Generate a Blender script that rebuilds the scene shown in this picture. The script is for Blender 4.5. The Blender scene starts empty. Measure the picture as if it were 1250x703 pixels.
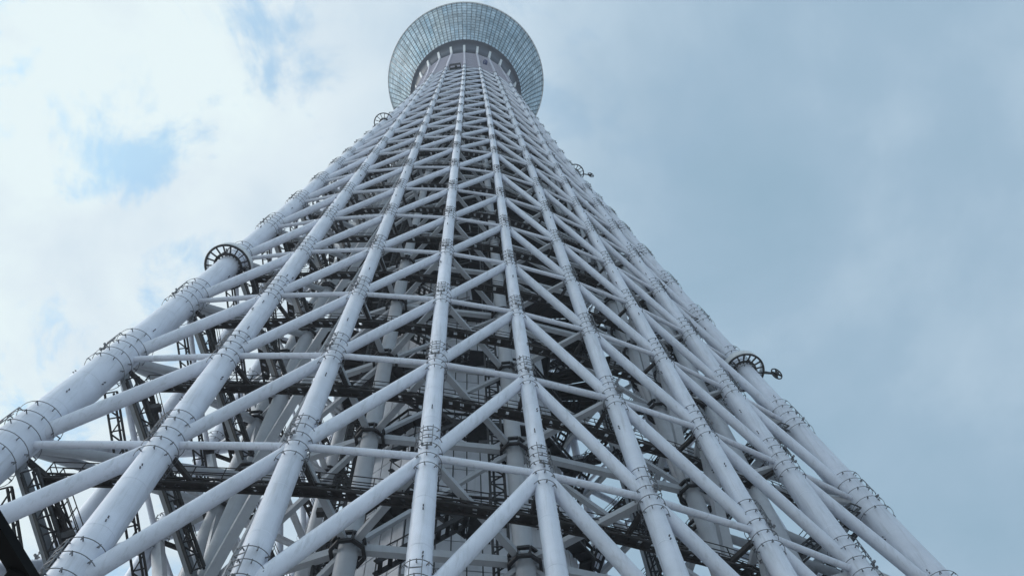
import bpy, math, random
from math import sin, cos, radians as R_, pi
from mathutils import Vector as V, Matrix

random.seed(11)
S = bpy.context.scene
COL = S.collection

# ------------------------------------------------------------------ camera
CAM = V((0.0, -47.427, 1.6))
YAW, PITCH, ROLL = 0.1502027, 1.2069397, -0.1320162
F_PX = 1088.64                       # focal length in pixels of a 1250 px wide frame
_r0 = V((cos(YAW), -sin(YAW), 0)); _fw = V((sin(YAW)*cos(PITCH), cos(YAW)*cos(PITCH), sin(PITCH)))
_u0 = _r0.cross(_fw)
CR = _r0*cos(ROLL) + _u0*sin(ROLL); CU = -_r0*sin(ROLL) + _u0*cos(ROLL)
cam = bpy.data.cameras.new('camera'); camo = bpy.data.objects.new('camera', cam); COL.objects.link(camo)
m = Matrix.Identity(4)
for i in range(3):
    m[i][0] = CR[i]; m[i][1] = CU[i]; m[i][2] = -_fw[i]; m[i][3] = CAM[i]
camo.matrix_world = m
cam.sensor_width = 36; cam.lens = 36*F_PX/1250; cam.clip_start = 0.1; cam.clip_end = 20000
S.camera = camo

# ------------------------------------------------------------------ sky, sun, exposure
SUN_AZ, SUN_EL = R_(-98), R_(36)     # azimuth measured from +Y towards +X
SUN = V((sin(SUN_AZ)*cos(SUN_EL), cos(SUN_AZ)*cos(SUN_EL), sin(SUN_EL)))
W = bpy.data.worlds.new('World'); S.world = W; W.use_nodes = True
nt = W.node_tree; nt.nodes.clear()
BIG_OFF, HOLE_OFF = (14.4, 17.6, 0), (1.809, 4.926, 0)
def N(t, **k):
    n = nt.nodes.new(t)
    for a, b in k.items():
        setattr(n, a, b)
    return n
def L(a, b): nt.links.new(a, b)
def ramp(n, stops):
    e = n.color_ramp.elements
    while len(e) < len(stops): e.new(0.5)
    for el, (p, c) in zip(e, stops):
        el.position = p; el.color = (c[0], c[1], c[2], 1) if isinstance(c, tuple) else (c, c, c, 1)
def math_(op, a=None, b=None, clamp=False):
    n = N('ShaderNodeMath', operation=op); n.use_clamp = clamp
    for i, x in enumerate((a, b)):
        if x is None: continue
        if isinstance(x, (int, float)): n.inputs[i].default_value = x
        else: L(x, n.inputs[i])
    return n.outputs[0]
tc = N('ShaderNodeTexCoord')
sky = N('ShaderNodeTexSky', sky_type='NISHITA'); sky.sun_disc = False
sky.sun_elevation = SUN_EL; sky.sun_rotation = SUN_AZ; sky.air_density = 1.0; sky.dust_density = 1.0
skyb = N('ShaderNodeMix', data_type='RGBA', blend_type='MULTIPLY'); skyb.inputs[0].default_value = 1
L(sky.outputs[0], skyb.inputs[6]); skyb.inputs[7].default_value = (1.9, 2.9, 2.75, 1)
# cloud layer, mapped on a flat ceiling (direction / height) so that it is a real cloud deck
sep = N('ShaderNodeSeparateXYZ'); L(tc.outputs['Generated'], sep.inputs[0])
zc = math_('MAXIMUM', sep.outputs[2], 0.0)
zc = math_('ADD', zc, 0.16)
px = math_('DIVIDE', sep.outputs[0], zc); py = math_('DIVIDE', sep.outputs[1], zc)
cmb = N('ShaderNodeCombineXYZ'); L(px, cmb.inputs[0]); L(py, cmb.inputs[1])
def noise(scale, detail, rough, off=(0, 0, 0), dist=0.0):
    mp = N('ShaderNodeMapping'); mp.inputs['Location'].default_value = off; L(cmb.outputs[0], mp.inputs[0])
    n = N('ShaderNodeTexNoise'); n.inputs['Scale'].default_value = scale; n.inputs['Detail'].default_value = detail
    n.inputs['Roughness'].default_value = rough; n.inputs['Distortion'].default_value = dist
    L(mp.outputs[0], n.inputs[0]); return n.outputs[0]
sd = N('ShaderNodeVectorMath', operation='DOT_PRODUCT'); L(tc.outputs['Generated'], sd.inputs[0]); sd.inputs[1].default_value = SUN
glow = N('ShaderNodeMapRange', interpolation_type='SMOOTHSTEP'); L(sd.outputs['Value'], glow.inputs[0])
glow.inputs[1].default_value = 0.26; glow.inputs[2].default_value = 0.80
big = noise(2.3, 7, 0.56, BIG_OFF, 0.3)
fine = noise(6.5, 7, 0.55, (0.3, 5.2, 0), 0.25)
a = math_('MULTIPLY', math_('SUBTRACT', big, 0.5), 0.95)
b = math_('MULTIPLY', math_('MULTIPLY', math_('SUBTRACT', fine, 0.5), 0.62), math_('ADD', glow.outputs[0], 0.25))
tone = math_('ADD', math_('ADD', math_('MULTIPLY', glow.outputs[0], 0.66), 0.225), math_('ADD', a, b), True)
cr = N('ShaderNodeValToRGB'); L(tone, cr.inputs[0])
ramp(cr, [(0.0, (0.26, 0.41, 0.53)), (0.25, (0.34, 0.48, 0.61)), (0.55, (0.55, 0.68, 0.79)), (0.85, (0.73, 0.83, 0.89)), (1.0, (0.80, 0.91, 0.93))])
hole_n = noise(7.0, 7, 0.6, HOLE_OFF, 0.5)
fine2 = noise(16.0, 6, 0.6, (2.2, 7.7, 0), 0.3)
hole = N('ShaderNodeMapRange', interpolation_type='SMOOTHSTEP'); L(math_('ADD', hole_n, math_('MULTIPLY', math_('SUBTRACT', fine2, 0.5), 0.30)), hole.inputs[0])
hole.inputs[1].default_value = 0.34; hole.inputs[2].default_value = 0.50; hole.inputs[3].default_value = 0.62; hole.inputs[4].default_value = 0.0
thin = math_('SUBTRACT', 1.0, math_('MULTIPLY', hole.outputs[0], glow.outputs[0]))
mix = N('ShaderNodeMix', data_type='RGBA'); L(thin, mix.inputs[0])
# Background strength 0.1 for the sky; the cloud radiance is brought to the same scale
cs = N('ShaderNodeMix', data_type='RGBA', blend_type='MULTIPLY'); cs.inputs[0].default_value = 1
L(cr.outputs[0], cs.inputs[6]); cs.inputs[7].default_value = (10, 10, 10, 1)
L(skyb.outputs[2], mix.inputs[6]); L(cs.outputs[2], mix.inputs[7])
bg = N('ShaderNodeBackground'); bg.inputs[1].default_value = 0.1; L(mix.outputs[2], bg.inputs[0])
wo = N('ShaderNodeOutputWorld'); L(bg.outputs[0], wo.inputs[0])

sun = bpy.data.lights.new('sun', 'SUN'); sun.energy = 1.6; sun.angle = R_(12); sun.color = (1.0, 0.96, 0.93)
suno = bpy.data.objects.new('sun', sun); COL.objects.link(suno); suno.rotation_euler = (-SUN).to_track_quat('-Z', 'Y').to_euler()
suno.location = (0, 0, 500)
S.cycles.max_bounces = 5; S.cycles.diffuse_bounces = 3; S.cycles.glossy_bounces = 2; S.cycles.transparent_max_bounces = 6
S.view_settings.view_transform = 'Standard'; S.view_settings.look = 'None'
S.view_settings.exposure = 0.08; S.view_settings.gamma = 1.0; S.view_settings.use_curve_mapping = False

# ------------------------------------------------------------------ materials
def mat(name, base, rough=0.5, metal=0.0, var=0.12, scale=1.0, bump=0.0, dirt=None, spec=0.5):
    mt = bpy.data.materials.new(name); mt.use_nodes = True
    t = mt.node_tree; bs = t.nodes['Principled BSDF']
    bs.inputs['Roughness'].default_value = rough; bs.inputs['Metallic'].default_value = metal
    bs.inputs['Specular IOR Level'].default_value = spec
    co = t.nodes.new('ShaderNodeTexCoord')
    n = t.nodes.new('ShaderNodeTexNoise'); n.inputs['Scale'].default_value = scale; n.inputs['Detail'].default_value = 6
    n.inputs['Roughness'].default_value = 0.6
    t.links.new(co.outputs['Object'], n.inputs[0])
    rp = t.nodes.new('ShaderNodeValToRGB'); e = rp.color_ramp.elements
    lo = tuple(c*(1-var) for c in base); hi = tuple(min(1, c*(1+var)) for c in base)
    e[0].position = 0.3; e[0].color = (*lo, 1); e[1].position = 0.7; e[1].color = (*hi, 1)
    t.links.new(n.outputs[0], rp.inputs[0]); out = rp.outputs[0]
    if dirt:                                   # rain streaks and grime, stretched down the height
        mp = t.nodes.new('ShaderNodeMapping'); mp.inputs['Scale'].default_value = (2.2, 2.2, 0.16)
        t.links.new(co.outputs['Object'], mp.inputs[0])
        n2 = t.nodes.new('ShaderNodeTexNoise'); n2.inputs['Scale'].default_value = 1.6; n2.inputs['Detail'].default_value = 7
        n2.inputs['Roughness'].default_value = 0.65; t.links.new(mp.outputs[0], n2.inputs[0])
        r2 = t.nodes.new('ShaderNodeValToRGB'); r2.color_ramp.elements[0].position = 0.52; r2.color_ramp.elements[1].position = 0.78
        r2.color_ramp.elements[1].color = (dirt[3],)*3 + (1,); t.links.new(n2.outputs[0], r2.inputs[0])
        mx = t.nodes.new('ShaderNodeMix'); mx.data_type = 'RGBA'
        t.links.new(r2.outputs[0], mx.inputs[0]); t.links.new(out, mx.inputs[6]); mx.inputs[7].default_value = (*dirt[:3], 1)
        out = mx.outputs[2]
    if dirt:                                   # each member was painted and weathered on its own
        oi = t.nodes.new('ShaderNodeObjectInfo'); hv = t.nodes.new('ShaderNodeHueSaturation')
        mr = t.nodes.new('ShaderNodeMapRange'); mr.inputs[3].default_value = 0.93; mr.inputs[4].default_value = 1.05
        t.links.new(oi.outputs['Random'], mr.inputs[0]); t.links.new(mr.outputs[0], hv.inputs['Value'])
        t.links.new(out, hv.inputs['Color']); out = hv.outputs[0]
    t.links.new(out, bs.inputs['Base Color'])
    if bump:
        bn = t.nodes.new('ShaderNodeBump'); bn.inputs['Strength'].default_value = bump; bn.inputs['Distance'].default_value = 0.05
        t.links.new(n.outputs[0], bn.inputs['Height']); t.links.new(bn.outputs[0], bs.inputs['Normal'])
    return mt
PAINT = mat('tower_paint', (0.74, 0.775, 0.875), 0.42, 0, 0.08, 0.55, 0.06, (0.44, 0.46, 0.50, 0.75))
PAINT2 = mat('inner_paint_shaded', (0.52, 0.54, 0.58), 0.5, 0, 0.07, 0.9, 0.04, (0.42, 0.43, 0.45, 0.55))  # tower paint in a darker tone, with the shade inside the frame painted in
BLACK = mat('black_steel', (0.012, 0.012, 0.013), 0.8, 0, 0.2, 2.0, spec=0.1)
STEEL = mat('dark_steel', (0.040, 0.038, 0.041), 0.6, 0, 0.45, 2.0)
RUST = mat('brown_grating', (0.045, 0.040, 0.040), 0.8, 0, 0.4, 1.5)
WIRE = mat('wire', (0.17, 0.175, 0.19), 0.5, 0.3, 0.2, 3.0)
PANEL = mat('cladding_panel', (0.74, 0.76, 0.82), 0.5, 0, 0.10, 0.25, 0.03, (0.46, 0.48, 0.51, 0.5))
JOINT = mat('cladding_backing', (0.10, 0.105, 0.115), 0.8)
DRUM = mat('drum_cladding', (0.58, 0.57, 0.65), 0.5, 0, 0.05, 0.2)
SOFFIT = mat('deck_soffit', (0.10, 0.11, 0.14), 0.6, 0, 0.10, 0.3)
MULL = mat('deck_mullion', (0.06, 0.08, 0.10), 0.4, 0.2)
WHITE = mat('white_paint', (0.74, 0.76, 0.78), 0.45, 0, 0.05, 1.0)
BLUE = mat('blue_gondola_paint', (0.06, 0.08, 0.20), 0.5)
FLOOR = mat('deck_interior', (0.10, 0.12, 0.14), 0.7)
GROUND = mat('plaza_paving', (0.45, 0.44, 0.42), 0.85, 0, 0.15, 0.4)
LAMP = mat('lamp_lens', (0.35, 0.38, 0.42), 0.2, 0.2)
def glass_mat():
    mt = bpy.data.materials.new('deck_glass'); mt.use_nodes = True; t = mt.node_tree; t.nodes.clear()
    o = t.nodes.new('ShaderNodeOutputMaterial'); mx = t.nodes.new('ShaderNodeMixShader'); m2 = t.nodes.new('ShaderNodeMixShader')
    tr = t.nodes.new('ShaderNodeBsdfTransparent'); tr.inputs[0].default_value = (0.58, 0.76, 0.86, 1)
    df = t.nodes.new('ShaderNodeBsdfDiffuse'); df.inputs[0].default_value = (0.36, 0.56, 0.66, 1)
    gs = t.nodes.new('ShaderNodeBsdfGlossy'); gs.inputs['Roughness'].default_value = 0.05; gs.inputs[0].default_value = (0.92, 0.98, 1, 1)
    fr = t.nodes.new('ShaderNodeFresnel'); fr.inputs[0].default_value = 1.9
    co = t.nodes.new('ShaderNodeTexCoord'); n = t.nodes.new('ShaderNodeTexNoise'); n.inputs['Scale'].default_value = 0.15
    t.links.new(co.outputs['Object'], n.inputs[0])
    mr = t.nodes.new('ShaderNodeMapRange'); mr.inputs[1].default_value = 0.35; mr.inputs[2].default_value = 0.65
    mr.inputs[3].default_value = 0.35; mr.inputs[4].default_value = 0.75; t.links.new(n.outputs[0], mr.inputs[0])
    ge = t.nodes.new('ShaderNodeNewGeometry'); ad = t.nodes.new('ShaderNodeMath'); ad.operation = 'MULTIPLY_ADD'; ad.use_clamp = True
    ad.inputs[1].default_value = 0.2; t.links.new(ge.outputs['Random Per Island'], ad.inputs[0]); t.links.new(mr.outputs[0], ad.inputs[2])
    rr = t.nodes.new('ShaderNodeValToRGB'); rr.color_ramp.elements[0].color = (0.44, 0.63, 0.78, 1); rr.color_ramp.elements[1].color = (0.64, 0.80, 0.92, 1)
    t.links.new(ge.outputs['Random Per Island'], rr.inputs[0]); t.links.new(rr.outputs[0], df.inputs[0])
    t.links.new(ad.outputs[0], mx.inputs[0]); t.links.new(tr.outputs[0], mx.inputs[1]); t.links.new(df.outputs[0], mx.inputs[2])
    t.links.new(fr.outputs[0], m2.inputs[0]); t.links.new(mx.outputs[0], m2.inputs[1]); t.links.new(gs.outputs[0], m2.inputs[2])
    t.links.new(m2.outputs[0], o.inputs[0]); return mt
GLASS = glass_mat()

# ------------------------------------------------------------------ mesh helpers
class MB:
    def __init__(s): s.v = []; s.f = []; s.sm = []
    def add(s, vs, fs, smooth):
        o = len(s.v); s.v.extend(tuple(x) for x in vs)
        s.f.extend(tuple(i+o for i in f) for f in fs); s.sm.extend([smooth]*len(fs))
    def merge(s, b):
        o = len(s.v); s.v.extend(b.v); s.f.extend(tuple(i+o for i in f) for f in b.f); s.sm.extend(b.sm)
    def tube(s, pts, rad, n=12, caps=True):
        pts = [V(p) for p in pts]
        if not isinstance(rad, (list, tuple)): rad = [rad]*len(pts)
        vs = []; fs = []
        d0 = (pts[1]-pts[0]).normalized()
        x = d0.cross(V((0, 0, 1)) if abs(d0.z) < 0.95 else V((0, 1, 0))).normalized()
        for i, p in enumerate(pts):
            d = (pts[min(i+1, len(pts)-1)] - pts[max(i-1, 0)]).normalized()
            x = (x - d*x.dot(d)).normalized(); y = d.cross(x)
            for k in range(n):
                t = 2*pi*k/n; vs.append(p + (x*cos(t) + y*sin(t))*rad[i])
        for i in range(len(pts)-1):
            for k in range(n):
                fs.append((i*n+k, i*n+(k+1) % n, (i+1)*n+(k+1) % n, (i+1)*n+k))
        s.add(vs, fs, True)
        if caps:
            e = len(pts)-1; o = len(s.v) - len(vs)
            s.f.append(tuple(o+k for k in range(n-1, -1, -1))); s.f.append(tuple(o+e*n+k for k in range(n))); s.sm += [False, False]
    def bar(s, a, b, w, h=None, up=V((0, 0, 1))):
        a = V(a); b = V(b); h = h or w; d = (b-a).normalized()
        if abs(d.dot(up)) > 0.98: up = V((0, 1, 0)) if abs(d.y) < 0.9 else V((1, 0, 0))
        x = d.cross(up).normalized()*w/2; y = x.cross(d).normalized()*h/2
        vs = [a-x-y, a+x-y, a+x+y, a-x+y, b-x-y, b+x-y, b+x+y, b-x+y]
        s.add(vs, [(3, 2, 1, 0), (4, 5, 6, 7), (0, 1, 5, 4), (1, 2, 6, 5), (2, 3, 7, 6), (3, 0, 4, 7)], False)
    def ring(s, c, axis, rad, wire, n=24, m_=4, arc=(0, 2*pi), ref=None):
        axis = V(axis).normalized()
        x = V(ref) if ref is not None else V((0, 0, 1)); x = (x - axis*x.dot(axis)).normalized(); y = axis.cross(x)
        full = abs(arc[1]-arc[0]-2*pi) < 1e-6; cnt = n if full else n+1
        vs = []; fs = []
        for i in range(cnt):
            t = arc[0] + (arc[1]-arc[0])*i/n; d = x*cos(t)+y*sin(t)
            for k in range(m_):
                q = 2*pi*k/m_; vs.append(V(c) + d*(rad+wire*cos(q)) + axis*wire*sin(q))
        for i in range(n):
            j = (i+1) % cnt
            for k in range(m_):
                fs.append((i*m_+k, i*m_+(k+1) % m_, j*m_+(k+1) % m_, j*m_+k))
        s.add(vs, fs, True)
    def lathe(s, prof, n, c=(0, 0, 0), axis=V((0, 0, 1)), ref=V((1, 0, 0)), smooth=True, closed=False):
        axis = V(axis).normalized(); x = (ref - axis*ref.dot(axis)).normalized(); y = axis.cross(x); c = V(c)
        vs = []; fs = []
        for (r, z) in prof:
            for k in range(n):
                t = 2*pi*k/n; vs.append(c + (x*cos(t)+y*sin(t))*r + axis*z)
        P = len(prof)
        for i in range(P if closed else P-1):
            j = (i+1) % P
            for k in range(n):
                fs.append((i*n+k, i*n+(k+1) % n, j*n+(k+1) % n, j*n+k))
        s.add(vs, fs, smooth)
    def mesh(s, name):
        me = bpy.data.meshes.new(name); me.from_pydata(s.v, [], s.f); me.polygons.foreach_set('use_smooth', s.sm); me.update(); return me
    def obj(s, name, mt, parent=None, kind=None, label=None):
        me = s.mesh(name); me.materials.append(mt)
        o = bpy.data.objects.new(name, me); COL.objects.link(o)
        if parent is not None: o.parent = parent
        if kind: o['kind'] = kind
        if label: o['label'] = label
        return o
def tag(o, label, cat, group=None):
    o['label'] = label; o['category'] = cat
    if group: o['group'] = group
    return o
def empty(name, loc=(0, 0, 0)):
    o = bpy.data.objects.new(name, None); COL.objects.link(o); o.location = loc; return o
def pix(p):
    d = V(p)-CAM; z = d.dot(_fw)
    if z < 0.5: return None
    return 625+F_PX*d.dot(CR)/z, 351.5-F_PX*d.dot(CU)/z
def shown(p, q, r_in=0.0):
    """rough on-screen length of a member (0 outside the frame, less for the far side of the tower)"""
    a = pix(p); b = pix(q)
    if not a or not b: return 0
    ok = lambda t: -40 < t[0] < 1290 and -40 < t[1] < 745
    if not (ok(a) or ok(b)): return 0
    l = math.hypot(a[0]-b[0], a[1]-b[1]); mid = (V(p)+V(q))/2
    az = math.atan2(mid.x, -mid.y)
    return l*(1.0 if abs(az) < 1.5 else 0.4)
def ranked(name, items, mt, parent, limit=300, rest_kind='stuff'):
    """items: (score, MB). The largest in the picture become parts of their own, the others one joined part."""
    items = sorted(items, key=lambda t: -t[0]); rest = MB()
    for i, (sc, b) in enumerate(items):
        if i < limit and sc > 0: b.obj(name, mt, parent)
        else: rest.merge(b)
    if rest.v: rest.obj(name, mt, parent, rest_kind)

# ------------------------------------------------------------------ ground
g = MB(); g.add([(-9000, -9000, 0), (9000, -9000, 0), (9000, 9000, 0), (-9000, 9000, 0)], [(0, 1, 2, 3)], False)
o = g.obj('ground', GROUND); o['kind'] = 'structure'

# ------------------------------------------------------------------ tower: plan of the 24 columns
TH = 0.2158613
RC = [[1.558, -0.515, -2.827, -1.757, 19.636], [0.526, -0.666, -1.435, -1.923, 19.656], [0.233, -0.478, -0.421, -3.28, 20.204],
      [0.452, 0.43, 0.026, -5.971, 21.386], [2.36, 1.113, -0.381, -9.383, 22.729]]
AC = [[1.581, 0.982, -2.959, 15.23], [0.463, 0.66, -2.96, 31.798], [2.478, 0.375, -4.386, 46.328]]
def poly(c, t):
    v = 0
    for k in c: v = v*t + k
    return v
def zl(k): return (43.05+12.5*k if k <= 7 else 130.55+10*(k-7)) + CAM.z
def colpos(i, z):
    i %= 24; s = i//8; mm = i % 8; j = abs(mm-4); sg = -1 if mm < 4 else 1
    t0 = (z-CAM.z-170)/130
    t = max(t0, -0.98)
    r = poly(RC[j], t) + ((t-t0)*130*(0.02, 0.025, 0.035, 0.05, 0.1)[j] if t0 < t else 0)
    ang = 0 if j == 0 else 60 if j == 4 else poly(AC[j-1], t)
    az = TH + R_(120*s + sg*ang)
    return V((r*sin(az), -r*cos(az), z))
def colrad(i, z):
    mm = i % 8; base = {0: 1.24, 1: 0.86, 7: 0.85, 2: 0.66, 6: 0.66, 4: 0.55}.get(mm, 0.62)
    top = 0.45
    t = min(max((z-30)/230, 0), 1)
    v = base + (top-base)*t**0.75
    return v if z < zl(19) else max(0.34, v-0.02*(z-zl(19)))
KMIN, KTOP, KDIAG = -3, 24, 19
LV = list(range(KMIN, KTOP+1))

tower = empty('lattice_tower')
tag(tower, 'huge white steel lattice broadcasting tower with round glazed observation deck at the top', 'tower')

# inner vertical columns (polar radius, azimuth) repeated on the three sides
INNER = {}
for q in range(3):
    for nme, r, az in (('A', 19.4, -52), ('B', 16.5, -23.3), ('C', 14.5, 14.6), ('D', 19.9, 58), ('E', 24.0, 62.5)):
        if nme == 'E' and q > 0: continue
        INNER[nme+str(q)] = (r, R_(az+120*q))
def inpos(n, z):
    r, az = INNER[n]
    f = 1.0
    lim = 22.0 if n[0] == 'E' else 18.0
    if z > 90: f = 1 - (1-min(1, 12.5/r))*min(1, (z-90)/150)
    return V((r*f*sin(az), -r*f*cos(az), z))

cols = []
for i in range(24):
    b = MB(); zz = [0.0] + [zl(k) for k in LV if k <= KDIAG] + [zl(KDIAG)+3]
    zz = sorted(set(zz + [(zz[q]+zz[q+1])/2 for q in range(len(zz)-1)]))
    b.tube([colpos(i, z) for z in zz], [colrad(i, z) for z in zz], 24)
    c = b.obj('column', PAINT, tower); cols.append(c)

# rings of safety line on stand-offs round every joint, with a lamp box
def joint_lines(b, i, k, n, full):
    p = colpos(i, zl(k)); d = (colpos(i, zl(k)+1)-colpos(i, zl(k)-1)).normalized(); r = colrad(i, zl(k))
    out = V((p.x, p.y, 0)).normalized()
    off = 0.13 + 0.11*(r/1.2)
    sp = 1.0 if k < 8 else 0.8
    offs = [-1.9, -0.85, 0.25, 1.3, 2.3] if full else [-1.2, 0.2, 1.5]
    for u in offs:
        u2 = u*sp*(0.75+0.25*r/0.75) + random.uniform(-.08, .08)
        c = p+d*u2
        ax = (d + V((random.uniform(-.03, .03), random.uniform(-.03, .03), 0))).normalized()
        b.ring(c, ax, r+off, 0.024 if k < 6 else 0.027, n, 3)
        x = (out-d*out.dot(d)).normalized(); y = d.cross(x); ns = 8 if full else 6
        for q in range(ns):
            t = 2*pi*(q+random.uniform(-.1, .1))/ns; e = x*cos(t)+y*sin(t)
            b.bar(c+e*(r-0.02), c+e*(r+off+0.03), 0.05 if full else 0.06, 0.05 if full else 0.06)
            if full: b.bar(c+e*(r+off), c+e*(r+off)-d*0.22, 0.045, 0.045)
    x = (out-d*out.dot(d)).normalized(); y = d.cross(x)
    if full:                                   # rungs between the upper rings
        for s_ in (-0.28, 0.28):
            b.bar(p+d*0.25*sp+y*s_+x*(r+off), p+d*2.3*sp+y*s_+x*(r+off), 0.04)
        for u in (0.85, 1.7): b.bar(p+d*u*sp-y*0.28+x*(r+off), p+d*u*sp+y*0.28+x*(r+off), 0.04)
joint_vis = []
for i in range(24):
    rest = MB()
    for k in LV:
        if k > KDIAG: continue
        p = colpos(i, zl(k)); q = pix(p)
        vis = q and -60 < q[0] < 1310 and -40 < q[1] < 760
        front = i in range(0, 9) or i in (23, 22)
        if vis and front and k <= 8:
            b = MB(); joint_lines(b, i, k, 28, True); b.obj('safety_line', WIRE, cols[i])
        elif vis: joint_lines(rest, i, k, 14, False)
    if rest.v: rest.obj('safety_line', WIRE, cols[i], 'stuff')
# weld seams and small lugs along the columns
for i in list(range(0, 9))+[23, 22]:
    b = MB(); l = MB()
    for k in range(-2, 8):
        for u in (0.30, 0.62):
            z = zl(k)+(zl(k+1)-zl(k))*u; d = (colpos(i, z+1)-colpos(i, z-1)).normalized(); r = colrad(i, z); p = colpos(i, z)
            b.lathe([(r-.02, -.06), (r+.012, -.03), (r+.012, .03), (r-.02, .06)], 24, p, d, V((1, 0, 0)))
            x = d.cross(V((0, 0, 1))).normalized(); y = d.cross(x)
            for q in range(2):
                t = random.uniform(0, 2*pi); e = x*cos(t)+y*sin(t); c = p+d*random.uniform(-1.4, 1.4)
                for s_ in (0, 0.28): l.bar(c+e*(r-.03)+d*s_, c+e*(r+.12)+d*s_, 0.07, 0.05)
    b.obj('weld_seam', PAINT, cols[i], 'stuff'); l.obj('lug', WIRE, cols[i], 'stuff')
# lamp boxes on the joints
lb = MB()
for i in range(24):
    for k in LV:
        if k < -1 or k > 18: continue
        p = colpos(i, zl(k)); d = (colpos(i, zl(k)+1)-p).normalized(); r = colrad(i, zl(k))
        out = V((p.x, p.y, 0)).normalized(); x = (out-d*out.dot(d)).normalized(); y = d.cross(x)
        b = MB(); c = p+x*(r+0.1)
        b.bar(c-d*0.22, c+d*0.22, 0.10, 0.10); b.bar(c+d*0.05-y*0.28+x*.06, c+d*0.05+y*0.28+x*.06, 0.06, 0.06)
        for s_ in (-1, 1): b.bar(c+y*s_*0.24+x*.06-d*.06, c+y*s_*0.24+x*.22+d*.06, 0.13, 0.11)
        if k <= 6 and (i <= 8): b.obj('joint_lamp', WIRE, cols[i])
        else: lb.merge(b)
lb.obj('joint_lamp', WIRE, tower, 'stuff')

# horizontals and diagonals of the outer frame
hz = []; dg = []
for k in LV:
    for i in range(24):
        a_, b_ = colpos(i, zl(k)), colpos(i+1, zl(k))
        t = min(max((zl(k)-30)/200, 0), 1)
        if k <= KDIAG:
            b = MB(); b.tube([a_, b_], 0.235-0.085*t**0.7, 10, False); hz.append((shown(a_, b_), b))
        if k < KDIAG:
            up = (i % 8) < 4
            p, q = (colpos(i, zl(k)), colpos(i+1, zl(k+1))) if up else (colpos(i+1, zl(k)), colpos(i, zl(k+1)))
            corner = (i % 8) in (0, 7)
            b = MB(); b.tube([p, q], (0.49 if corner else 0.44) - 0.175*t**0.6, 14, False); dg.append((shown(p, q), b))
ranked('horizontal_tube', hz, PAINT, tower)
ranked('diagonal_brace', dg, PAINT, tower)

# ------------------------------------------------------------------ inner frame
KI = list(range(-3, 20))
incol = {}
for n in INNER:
    top = 19 if n[0] != 'E' else 8
    b = MB(); zs = [0.0]+[zl(k) for k in range(-3, top+1)]
    b.tube([inpos(n, z) for z in zs], [0.62 if z < 100 else 0.5 for z in zs], 16)
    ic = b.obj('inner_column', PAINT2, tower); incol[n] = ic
    for k in range(-1, 6):                       # dark angular clamp collars
        p = inpos(n, zl(k)); q = pix(p)
        if n[0] == 'E' or not q or not (-50 < q[0] < 1300 and -50 < q[1] < 753): continue
        c = MB(); rr = 1.0
        pts = [p+V((rr*cos(pi/4*j+.3), rr*sin(pi/4*j+.3), -0.5)) for j in range(8)]
        for dz in (0, 0.75):
            for j in range(8): c.bar(pts[j]+V((0, 0, dz)), pts[(j+1) % 8]+V((0, 0, dz)), 0.2, 0.2)
        for j in range(8):
            c.bar(pts[j], pts[j]+V((0, 0, 0.75)), 0.12)
            if j % 2 == 0: c.bar(p+V((0, 0, -0.1)), pts[j]+V((0, 0, 0.38)), 0.14)
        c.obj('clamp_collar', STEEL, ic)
st = []
def strut(a_, b_, w, h=None):
    b = MB(); b.bar(a_, b_, w, h or w); st.append((shown(a_, b_)*w, b))
def rtube(a_, b_, r):
    b = MB(); b.tube([a_, b_], r, 10, False); st.append((shown(a_, b_)*r*2, b))
for k in KI:
    z = zl(k)
    ring_ = [n+str(q) for q in range(3) for n in ('A', 'B', 'C', 'D')]
    for j, n in enumerate(ring_):
        strut(inpos(n, z), inpos(ring_[(j+1) % 12], z), 0.42, 0.6)
    for q in range(3):
        o8 = 8*q; A, B, C, D, E = ('%s%d' % (x, q) for x in 'ABCDE'); A2 = 'A%d' % ((q+1) % 3); D0 = 'D%d' % ((q+2) % 3)
        O = lambda m_, kk=k: colpos(o8+m_, zl(kk))
        if k < 18:
            strut(O(3), inpos(B, z), 0.42); strut(O(3), inpos(C, z), 0.42)
            strut(O(5), inpos(C, z), 0.42); strut(O(6), inpos(D, z), 0.40)
            strut(O(7), inpos(D, z), 0.40)
            strut(O(2), inpos(B, z), 0.40)
            if k <= 8:
                if q == 0: rtube(O(8), inpos(E, z), 0.3); rtube(O(7), inpos(E, z), 0.28)
                rtube(O(0), inpos(A, zl(k+1)), 0.33); rtube(O(8), inpos(D, zl(k+1)), 0.33)
            if k > KMIN:
                zd = zl(k-1)
                strut(O(2), inpos(A, zd), 0.62, 0.75); strut(O(6), inpos(D, zd), 0.62, 0.75)
                strut(O(0), inpos(A, zd), 0.42, 0.5); strut(O(8), inpos(A2, zd), 0.42, 0.5)
                strut(inpos(B, z), inpos(A, zd), 0.36); strut(inpos(C, z), inpos(D, zd), 0.36)
                strut(inpos(D, z), inpos(A2, zd), 0.36)
                strut(inpos(B, zd), inpos(C, z), 0.30)
ranked('strut', st, PAINT2, tower)

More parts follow.
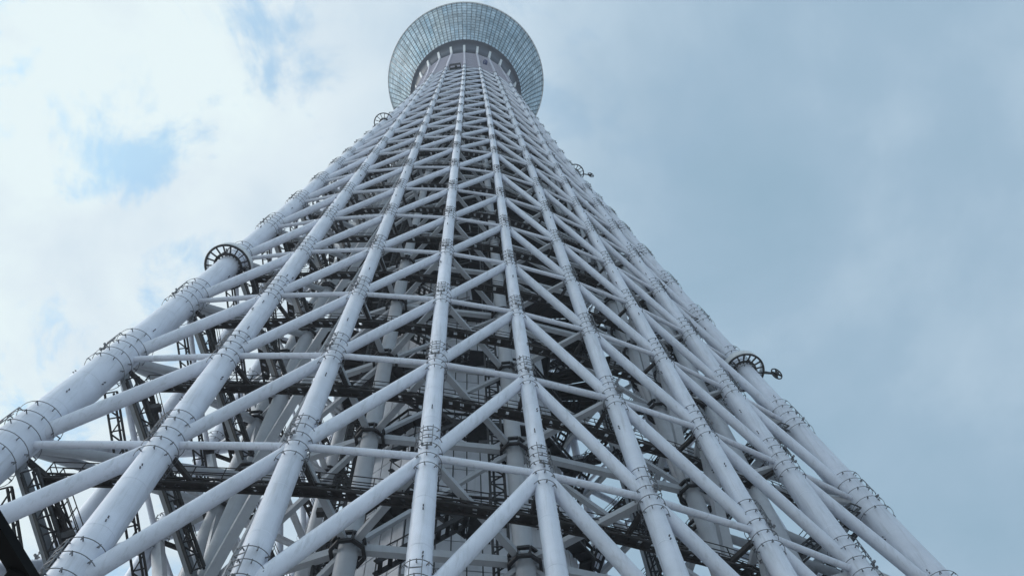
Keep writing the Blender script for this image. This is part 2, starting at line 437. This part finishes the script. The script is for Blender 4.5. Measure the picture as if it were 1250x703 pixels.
# lattice cable ladders
def ladder(a_, b_, w=0.9, dpt=0.45, side=None, rail=0.14):
    a_ = V(a_); b_ = V(b_); d = (b_-a_).normalized(); L_ = (b_-a_).length
    x = d.cross(side or V((0, 1, 0))).normalized(); y = x.cross(d).normalized(); b = MB()
    for s in (-1, 1):
        for t in (-1, 1): b.bar(a_+x*s*w/2+y*t*dpt/2, b_+x*s*w/2+y*t*dpt/2, rail)
    n = max(2, int(L_/0.9))
    for i in range(n+1):
        p = a_+d*L_*i/n
        b.bar(p-x*w/2-y*dpt/2, p+x*w/2-y*dpt/2, 0.07)
        if i < n:
            s = 1 if i % 2 else -1
            b.bar(p-x*s*w/2+y*dpt/2, p+d*L_/n+x*s*w/2+y*dpt/2, 0.08)
    # cables and boxes strapped to it
    b.bar(a_+x*w*0.22, b_+x*w*0.22, w*0.16, 0.10)
    for i in range(int(L_/7)):
        p = a_+d*(L_*random.random()*0.9+0.5)
        b.bar(p+x*(w/2+.05), p+x*(w/2+.7)+y*.05, 0.42, 0.5)
    return b
lad = []
for q in range(3):
    for k in range(-1, 12):
        for (m_, n) in ((0, 'A%d' % q), (8, 'D%d' % q)):
            a_ = colpos(8*q+m_, zl(k)); b_ = inpos(n, zl(k-1))
            dd = (b_-a_).normalized()
            p0 = a_+dd*2.0+V((0, 0, -0.4)); p1 = a_+dd*((b_-a_).length-1.5)+V((0, 0, -0.4))
            sh = dd.cross(V((0, 0, 1))).normalized()*0.75*(1 if m_ == 0 else -1)
            lad.append((shown(p0, p1), ladder(p0+sh, p1+sh, 0.75, 0.4, None, 0.11)))
    for k in range(-2, 19):                                       # vertical racks on the shaft corners
        for (dx, dy, n) in ((-1.3, 0.5, 'C%d' % q), (-1.5, 1.2, 'B%d' % q)):
            rz = Matrix.Rotation(R_(120*q), 3, 'Z')
            sh = rz @ V((dx, dy, 0)); a_ = inpos(n, zl(k))+sh; b_ = inpos(n, zl(k+1))+sh
            lad.append((shown(a_, b_), ladder(a_, b_, 1.0, 0.5, rz @ V((0, 1, 0)))))
ranked('cable_ladder', lad, STEEL, tower, 200)

# perimeter catwalks, one bay at a time
cw = []; rails = MB()
def cwpos(i, k, dr, dz):
    p = colpos(i, zl(k)); r = math.hypot(p.x, p.y); return V((p.x*(r-dr)/r, p.y*(r-dr)/r, p.z+dz))
for k in range(-2, 15):
    for i in range(24):
        b = MB(); dz = -0.9
        a0, a1 = cwpos(i, k, 2.2, dz), cwpos(i+1, k, 2.2, dz); b0, b1 = cwpos(i, k, 2.8, dz), cwpos(i+1, k, 2.8, dz)
        h = V((0, 0, 0.42))
        for p, q in ((a0, a1), (b0, b1)):
            b.bar(p, q, 0.11, 0.16); b.bar(p+h, q+h, 0.08, 0.10)
            n = max(3, int((q-p).length/1.3))
            for t in range(n):
                u0, u1 = p.lerp(q, t/n), p.lerp(q, (t+1)/n)
                b.bar(u0 + (h if t % 2 else V()), u1 + (V() if t % 2 else h), 0.1)
                b.bar(u0, u0+h, 0.08)
        # grating planks with gaps
        n = max(3, int((a1-a0).length/0.8))
        for t in range(n):
            f0, f1 = (t+0.16)/n, (t+0.84)/n
            p0, p1, q0, q1 = a0.lerp(a1, f0), a0.lerp(a1, f1), b0.lerp(b1, f0), b0.lerp(b1, f1)
            zt = V((0, 0, 0.16)); zb = V((0, 0, 0.08))
            b.add([p0+zb, p1+zb, q1+zb, q0+zb, p0+zt, p1+zt, q1+zt, q0+zt],
                  [(0, 1, 2, 3), (7, 6, 5, 4), (0, 4, 5, 1), (1, 5, 6, 2), (2, 6, 7, 3), (3, 7, 4, 0)], False)
        # brackets to the column
        c = colpos(i, zl(k)); rr = colrad(i, zl(k))
        inw = (b0-c).normalized()
        b.bar(c+inw*rr*0.9+V((0, 0, -0.1)), b0+V((0, 0, 0.2)), 0.24, 0.3)
        # hand rail
        for t in range(0, n+1, 2):
            u = a0.lerp(a1, t/n); b.bar(u+h, u+h+V((0, 0, 1.15)), 0.05)
            u = b0.lerp(b1, t/n); b.bar(u+h, u+h+V((0, 0, 1.15)), 0.05)
        for z_ in (0.6, 1.15):
            b.bar(a0+h+V((0, 0, z_)), a1+h+V((0, 0, z_)), 0.045); b.bar(b0+h+V((0, 0, z_)), b1+h+V((0, 0, z_)), 0.045)
        cw.append((shown(a0, a1), b))
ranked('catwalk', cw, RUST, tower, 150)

# ------------------------------------------------------------------ panelled shaft in the middle
SR = R_(6.0); RZ = Matrix.Rotation(SR, 3, 'Z')
HS, CH = 8.2, 3.2
poly8 = [V(p) for p in ((-HS+CH, -HS, 0), (HS-CH, -HS, 0), (HS, -HS+CH, 0), (HS, HS-CH, 0), (HS-CH, HS, 0), (-HS+CH, HS, 0), (-HS, HS-CH, 0), (-HS, -HS+CH, 0))]
poly8 = [RZ @ p for p in poly8]
def prism(pl, z0, z1):
    n = len(pl); vs = [p+V((0, 0, z0)) for p in pl]+[p+V((0, 0, z1)) for p in pl]
    fs = [(j, (j+1) % n, n+(j+1) % n, n+j) for j in range(n)] + [tuple(range(n-1, -1, -1)), tuple(range(n, 2*n))]
    return vs, fs
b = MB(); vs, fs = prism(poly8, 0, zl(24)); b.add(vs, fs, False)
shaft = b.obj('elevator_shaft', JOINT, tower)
pn = []; PH = 3.125; pw0 = 1.15
z0 = 20.0
while z0 < 250:
    for j in range(8):
        p, q = poly8[j], poly8[(j+1) % 8]; e = (q-p); Lw = e.length; e.normalize(); nrm = V((e.y, -e.x, 0))
        n = max(1, round(Lw/pw0)); w = Lw/n
        for t in range(n):
            a_ = p+e*(t*w+0.05)+V((0, 0, z0+0.055)); c_ = p+e*((t+1)*w-0.05)+V((0, 0, z0+0.055)); hh = V((0, 0, PH-0.11))
            o0 = nrm*(0.04); o1 = nrm*(0.13+random.uniform(-.012, .012))
            vs = [a_+o0, c_+o0, c_+o0+hh, a_+o0+hh, a_+o1, c_+o1, c_+o1+hh, a_+o1+hh]
            m_ = MB(); m_.add(vs, [(4, 5, 6, 7), (0, 1, 5, 4), (1, 2, 6, 5), (2, 3, 7, 6), (3, 0, 4, 7)], False)
            vis = nrm.dot(CAM-a_) > 0
            pn.append((shown(a_, a_+hh) if vis and a_.z < 125 else 0, m_))
    z0 += PH
ranked('panel', pn, PANEL, shaft)

# dark inner platforms, shaft galleries and stairs
for k in range(-2, 20):
    z = zl(k)
    # gallery round the shaft
    b = MB()
    ins, outs = 1.03, 1.15
    for j in range(8):
        p, q = poly8[j], poly8[(j+1) % 8]
        for dz, th_ in ((1.2, 0.12), (0.0, 0.3)):
            b.bar(p*outs+V((0, 0, z+dz)), q*outs+V((0, 0, z+dz)), 0.2, th_)
        n = 5
        for t in range(n):
            u0, u1 = p.lerp(q, t/n), p.lerp(q, (t+1)/n)
            b.bar(u0*outs+V((0, 0, z)), u0*outs+V((0, 0, z+1.2)), 0.08)
            b.bar(u0*ins+V((0, 0, z-0.05)), u0*outs+V((0, 0, z-0.05)), 0.14, 0.25)
        a_, c_ = p*ins, q*ins; d_, e_ = q*outs, p*outs
        zz = V((0, 0, z+0.12)); zt = V((0, 0, z+0.2))
        b.add([a_+zz, c_+zz, d_+zz, e_+zz, a_+zt, c_+zt, d_+zt, e_+zt], [(0, 1, 2, 3), (7, 6, 5, 4), (3, 2, 6, 7), (1, 0, 4, 5)], False)
    b.obj('shaft_gallery', STEEL, tower)
for k in range(-2, 18):
    z = zl(k); z2 = zl(k+1)
    for q in range(3):
        B_, C_ = inpos('B%d' % q, z), inpos('C%d' % q, z)
        e = (C_-B_).normalized(); nrm = V((-e.y, e.x, 0)); b = MB()
        zm = (z+z2)/2; s0, s1 = 1.6, 7.2
        fl = [(s0, z+0.4, s1, zm), (s1, zm, s0, z2-0.4)]
        for fi, (ua, za, ub, zb) in enumerate(fl):
            for w in (1.1+fi*1.1, 2.0+fi*1.1):
                pa = B_+e*ua+nrm*w; pb = B_+e*ub+nrm*w; pa.z = za; pb.z = zb
                b.bar(pa, pb, 0.1, 0.36); b.bar(pa+V((0, 0, 1.1)), pb+V((0, 0, 1.1)), 0.06)
                for t in range(6):
                    u = pa.lerp(pb, t/5); b.bar(u, u+V((0, 0, 1.1)), 0.05)
            nst = 10
            for t in range(nst):
                u = B_+e*(ua+(ub-ua)*(t+.5)/nst)+nrm*(1.1+fi*1.1); u.z = za+(zb-za)*(t+.5)/nst
                b.bar(u, u+nrm*0.9, 0.28, 0.05)
        pl = B_+e*(s1+0.8)+nrm*1.0; pl.z = zm
        b.bar(pl, pl+nrm*2.4, 1.6, 0.14); b.bar(pl-e*.8+V((0, 0, 1.1)), pl-e*.8+nrm*2.4+V((0, 0, 1.1)), 0.06)
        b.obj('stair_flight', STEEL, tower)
# service floors that fill the frame higher up
sf = []
for k in range(4, 19):
    z = zl(k); ring_ = [n+str(q) for q in range(3) for n in ('A', 'B', 'C', 'D')]
    P_ = [inpos(n, z) for n in ring_]
    ins = [RZ @ (V((p.x, p.y, 0)).normalized()*8.9) + V((0, 0, z)) for p in P_]
    for j in range(12):
        p, q = P_[j]*1.0, P_[(j+1) % 12]; pi_, qi = ins[j], ins[(j+1) % 12]
        n = 3
        for t in range(n):
            if random.random() < (0.45 if k < 6 else 0.12): continue
            b = MB()
            f0, f1 = t/n+.01, (t+1)/n-.01
            c4 = [p.lerp(q, f0), p.lerp(q, f1), pi_.lerp(qi, f1), pi_.lerp(qi, f0)]
            for c in c4: c.z = z+0.35
            vs = c4 + [c+V((0, 0, 0.1)) for c in c4]
            b.add(vs, [(0, 1, 2, 3), (7, 6, 5, 4), (0, 4, 5, 1), (1, 5, 6, 2), (2, 6, 7, 3), (3, 7, 4, 0)], False)
            for s in range(1, 4):
                b.bar(c4[0].lerp(c4[1], s/4)+V((0, 0, -.1)), c4[3].lerp(c4[2], s/4)+V((0, 0, -.1)), 0.16, 0.3)
            sf.append((shown(c4[0], c4[1]), b))
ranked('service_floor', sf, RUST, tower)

# ------------------------------------------------------------------ lamp rings on the corner columns
def lamp_ring(i, z, ro, dark, lamp=False):
    p = colpos(i, z); d = (colpos(i, z+1)-colpos(i, z-1)).normalized(); r = colrad(i, z)
    e = empty('lamp_ring'); e.parent = tower; e.location = p
    ref = V((p.x, p.y, 0)).normalized(); x = (ref-d*ref.dot(d)).normalized(); y = d.cross(x)
    O_ = V((0, 0, 0))
    if not dark:
        b = MB(); b.lathe([(ro-.06, -.35), (ro, -.35), (ro, .55), (ro-.06, .55)], 40, O_, d, x, True, True); b.obj('rim_band', WHITE, e)
    b = MB(); b.ring(O_-d*.38, d, ro-.05, 0.11, 40, 6, ref=x); b.ring(O_-d*.30, d, r+.22, 0.13, 40, 6, ref=x)
    b.obj('ring_frame', STEEL, e)
    ns = 18 if not dark else 14
    for q in range(ns):
        t = 2*pi*q/ns; w = x*cos(t)+y*sin(t)
        b = MB(); b.bar(w*(r-.02)-d*.2, w*(ro-.05)-d*.36, 0.10, 0.16, d); b.obj('spoke', STEEL, e)
    if lamp:
        b = MB(); a_ = x*0.4-y*0.2; w = (V((1, 0.1, 0.05))).normalized()
        s0 = w*(ro-.1); s1 = w*(ro+1.5); b.bar(s0, s1, 0.16); b.bar(s0+d*.5, s1, 0.1)
        c = s1; f = V((0.35, -0.85, -0.4)).normalized()
        b.ring(c, f, 0.62, 0.07, 20, 6); u = f.cross(V((0, 0, 1))).normalized(); v_ = u.cross(f)
        b.bar(c-u*.6, c+u*.6, 0.16); b.bar(c-v_*.6, c+v_*.6, 0.16); b.bar(c-f*.35, c+f*.2, 0.34)
        b.obj('beacon_arm', STEEL, e, label='arm with a round cross-braced beacon at its end')
    return e
lamp_ring(0, zl(3)-1.9, 2.1, False)
lamp_ring(8, zl(3)-1.2, 2.05, False, True)
lamp_ring(16, zl(3)-1.3, 2.15, False)
lamp_ring(0, zl(12)-1.0, 2.0, True)
lamp_ring(8, zl(11)+2.0, 1.9, True, True)

# ------------------------------------------------------------------ clad drum and observation deck
dz0, dz1 = zl(KDIAG), zl(24)+4.6
for s in range(24):
    b = MB(); zs = [dz0+(dz1-dz0)*t/12 for t in range(13)]
    for t in range(12):
        za, zb = zs[t]+.06, zs[t+1]-.06
        def q(i, z, dr):
            p = colpos(i, z); r = math.hypot(p.x, p.y); return V((p.x*(r-dr)/r, p.y*(r-dr)/r, z))
        vs = [q(s, za, .05), q(s+1, za, .05), q(s+1, zb, .45), q(s, zb, .45), q(s, za, .7), q(s+1, za, .7), q(s+1, zb, .7), q(s, zb, .7)]
        b.add(vs, [(0, 1, 2, 3), (0, 4, 5, 1), (3, 2, 6, 7), (7, 6, 5, 4)], False)
        b.bar(q(s, za, -.05), q(s+1, za, -.05), 0.28, 0.28)
        b.bar(q(s, zs[t], -.12), q(s, zs[t+1], -.12), 0.55, 0.4, V((q(s, za, 0).x, q(s, za, 0).y, 0)).normalized())
    b.obj('drum_cladding', DRUM, tower)
Z0 = CAM.z
deck = empty('observation_deck'); deck.parent = tower; deck.location = (0, 0, 0)
b = MB(); RS, ZS = 19.2, 313.0+Z0
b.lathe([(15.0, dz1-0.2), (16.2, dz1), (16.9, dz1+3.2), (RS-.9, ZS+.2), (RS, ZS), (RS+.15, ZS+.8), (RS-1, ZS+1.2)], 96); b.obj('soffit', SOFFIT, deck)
RM, ZM = 29.5, 347.4+Z0
def gl(t):                                        # flared glass profile, t from 0 at the soffit to 1 at the rim
    return RS+.1 + (RM-RS-.1)*(0.80*t+0.20*t*t), ZS+.8 + (ZM-ZS-.8)*t
NR, NC = 14, 96
b = MB()
for i in range(NR):
    for j in range(NC):
        r0, z0_ = gl((i+.03)/NR); r1, z1_ = gl((i+.97)/NR); j0, j1 = 2*pi*(j+.03)/NC, 2*pi*(j+.97)/NC
        b.add([(r0*cos(j0), r0*sin(j0), z0_), (r0*cos(j1), r0*sin(j1), z0_), (r1*cos(j1), r1*sin(j1), z1_), (r1*cos(j0), r1*sin(j0), z1_)], [(0, 1, 2, 3)], False)
b.obj('glazing', GLASS, deck, 'stuff')
for j in range(NC):
    b = MB(); t = 2*pi*j/NC; c, s = cos(t), sin(t)
    for i in range(7):
        r0, z0_ = gl(i/7); r1, z1_ = gl((i+1)/7)
        b.bar((r0*c, r0*s, z0_-.05), (r1*c, r1*s, z1_-.05), 0.20, 0.40, V((c, s, -.4)).normalized())
    b.obj('mullion', MULL, deck)
for i in range(1, NR):
    r, z = gl(i/NR); b = MB(); b.ring((0, 0, z), (0, 0, 1), r, 0.07, 96, 4, ref=(1, 0, 0)); b.obj('transom', MULL, deck)
b = MB(); b.lathe([(RM-.3, ZM-.4), (RM+.25, ZM-.4), (RM+.35, ZM+.9), (RM-.3, ZM+.9)], 96, closed=True); b.obj('rim', WHITE, deck)
b = MB(); b.lathe([(0.5, ZM+7), (18, ZM+6), (RM+.2, ZM+.95), (RM-.5, ZM+.5), (0.5, ZM+.6)], 96); b.obj('roof', WHITE, deck)
for zf, rin in ((321, 17.6), (329, 19.6), (336, 21.6), (342, 23.5)):
    b = MB(); ro = RS+(RM-RS)*(zf-313)/34.5-1.6
    b.lathe([(13, zf), (ro, zf), (ro, zf+1.1), (13, zf+1.1)], 96, closed=True, c=(0, 0, Z0)); b.obj('deck_floor', FLOOR, deck)
b = MB(); b.lathe([(14.5, 312), (17, 350)], 64, c=(0, 0, Z0)); b.obj('inner_wall', WHITE, deck)
for i in range(24):
    p = colpos(i, dz1-2.0); az = math.atan2(p.x, -p.y); w = V((sin(az), -cos(az), 0))
    b = MB(); b.bar(p, w*18.0+V((0, 0, 318.5+Z0-2.5)), 0.75, 0.9, w); b.obj('deck_strut', WHITE, deck)

# ------------------------------------------------------------------ window-cleaning cradles hung near the top
def bpz(x, y, z):
    d = _fw + CR*(x-625)/F_PX - CU*(y-351.5)/F_PX; return CAM + d*((z-CAM.z)/d.z)
def cradle(p, w, h, mt, label):
    e = empty('maintenance_cradle', p); az = math.atan2(p.x, -p.y)
    e.rotation_euler = (0, 0, az)
    tag(e, label, 'cradle')
    b = MB()
    for x in (-w/2, w/2):
        for y in (-.5, .5): b.bar((x, y, 0), (x, y, h), 0.16)
    for z in (0, h*.5, h):
        for y in (-.5, .5): b.bar((-w/2, y, z), (w/2, y, z), 0.15)
        for x in (-w/2, w/2): b.bar((x, -.5, z), (x, .5, z), 0.15)
    b.obj('cage', mt, e)
    b = MB(); b.bar((-w/2, .3, .08), (w/2, .3, .08), 0.22, 0.08); b.obj('floor_plate', mt, e)
    b = MB(); b.bar((.2, 0, .3), (.2, 0, h*.6), 0.6, 0.5); b.obj('motor_box', mt, e)
    b = MB()
    for x in (-w/2, w/2): b.tube([(x, 0, h), (x, .6, h+14)], 0.04, 6)
    b.obj('hoist_rope', WIRE, e)
p = colpos(2, zl(19)).lerp(colpos(3, zl(19)), 0.55); p = V((p.x*1.06, p.y*1.06, zl(18)+2.0))
cradle(p, 2.9, 3.4, STEEL, 'dark open-cage maintenance cradle hanging on the lattice left of centre below the deck')
p = colpos(4, zl(22)).lerp(colpos(5, zl(22)), 0.45); p = V((p.x*1.05, p.y*1.05, zl(21)))
cradle(p, 0.9, 4.5, BLUE, 'narrow blue maintenance cradle hanging on the clad drum right below the deck')

# ------------------------------------------------------------------ black canopy frame at the lower left, close to the camera
cz = 5.2
e = empty('canopy_frame', bpz(-150, 700, cz)); e.location.z = 0
tag(e, 'black steel canopy frame cutting into the lower left corner of the view', 'canopy')
base = V(e.location)
def cb(pts, w, h, name):
    b = MB(); P = [bpz(x, y, z)-base for x, y, z in pts]; b.bar(P[0], P[1], w, h); b.obj(name, BLACK, e)
cb([(-100, 490, cz), (72, 769, cz)], 0.085, 0.06, 'edge_beam')
cb([(-40, 775, cz-.02), (24, 694, cz-.02)], 0.075, 0.06, 'rafter')
cb([(-150, 700, cz-.02), (-40, 775, cz-.02)], 0.075, 0.06, 'rafter')
for x, y in ((-100, 490), (72, 769)):
    pt = bpz(x, y, cz)-base; b = MB(); b.tube([V((pt.x, pt.y, 0)), pt], 0.06, 12); b.obj('post', BLACK, e)

# ------------------------------------------------------------------ thin haze in the air round the tower
hz_ = MB(); hz_.add([(-400, -400, -1), (400, -400, -1), (400, 400, -1), (-400, 400, -1), (-400, -400, 362), (400, -400, 362), (400, 400, 362), (-400, 400, 362)],
        [(3, 2, 1, 0), (4, 5, 6, 7), (0, 1, 5, 4), (1, 2, 6, 5), (2, 3, 7, 6), (3, 0, 4, 7)], False)
hm = bpy.data.materials.new('haze_air'); hm.use_nodes = True; t = hm.node_tree; t.nodes.clear()
ho = t.nodes.new('ShaderNodeOutputMaterial'); pv = t.nodes.new('ShaderNodeVolumePrincipled')
pv.inputs['Color'].default_value = (0.82, 0.90, 1.0, 1); pv.inputs['Density'].default_value = 0.00028; pv.inputs['Anisotropy'].default_value = 0.2
t.links.new(pv.outputs[0], ho.inputs['Volume'])
hobj = hz_.obj('haze', hm, None, 'stuff')
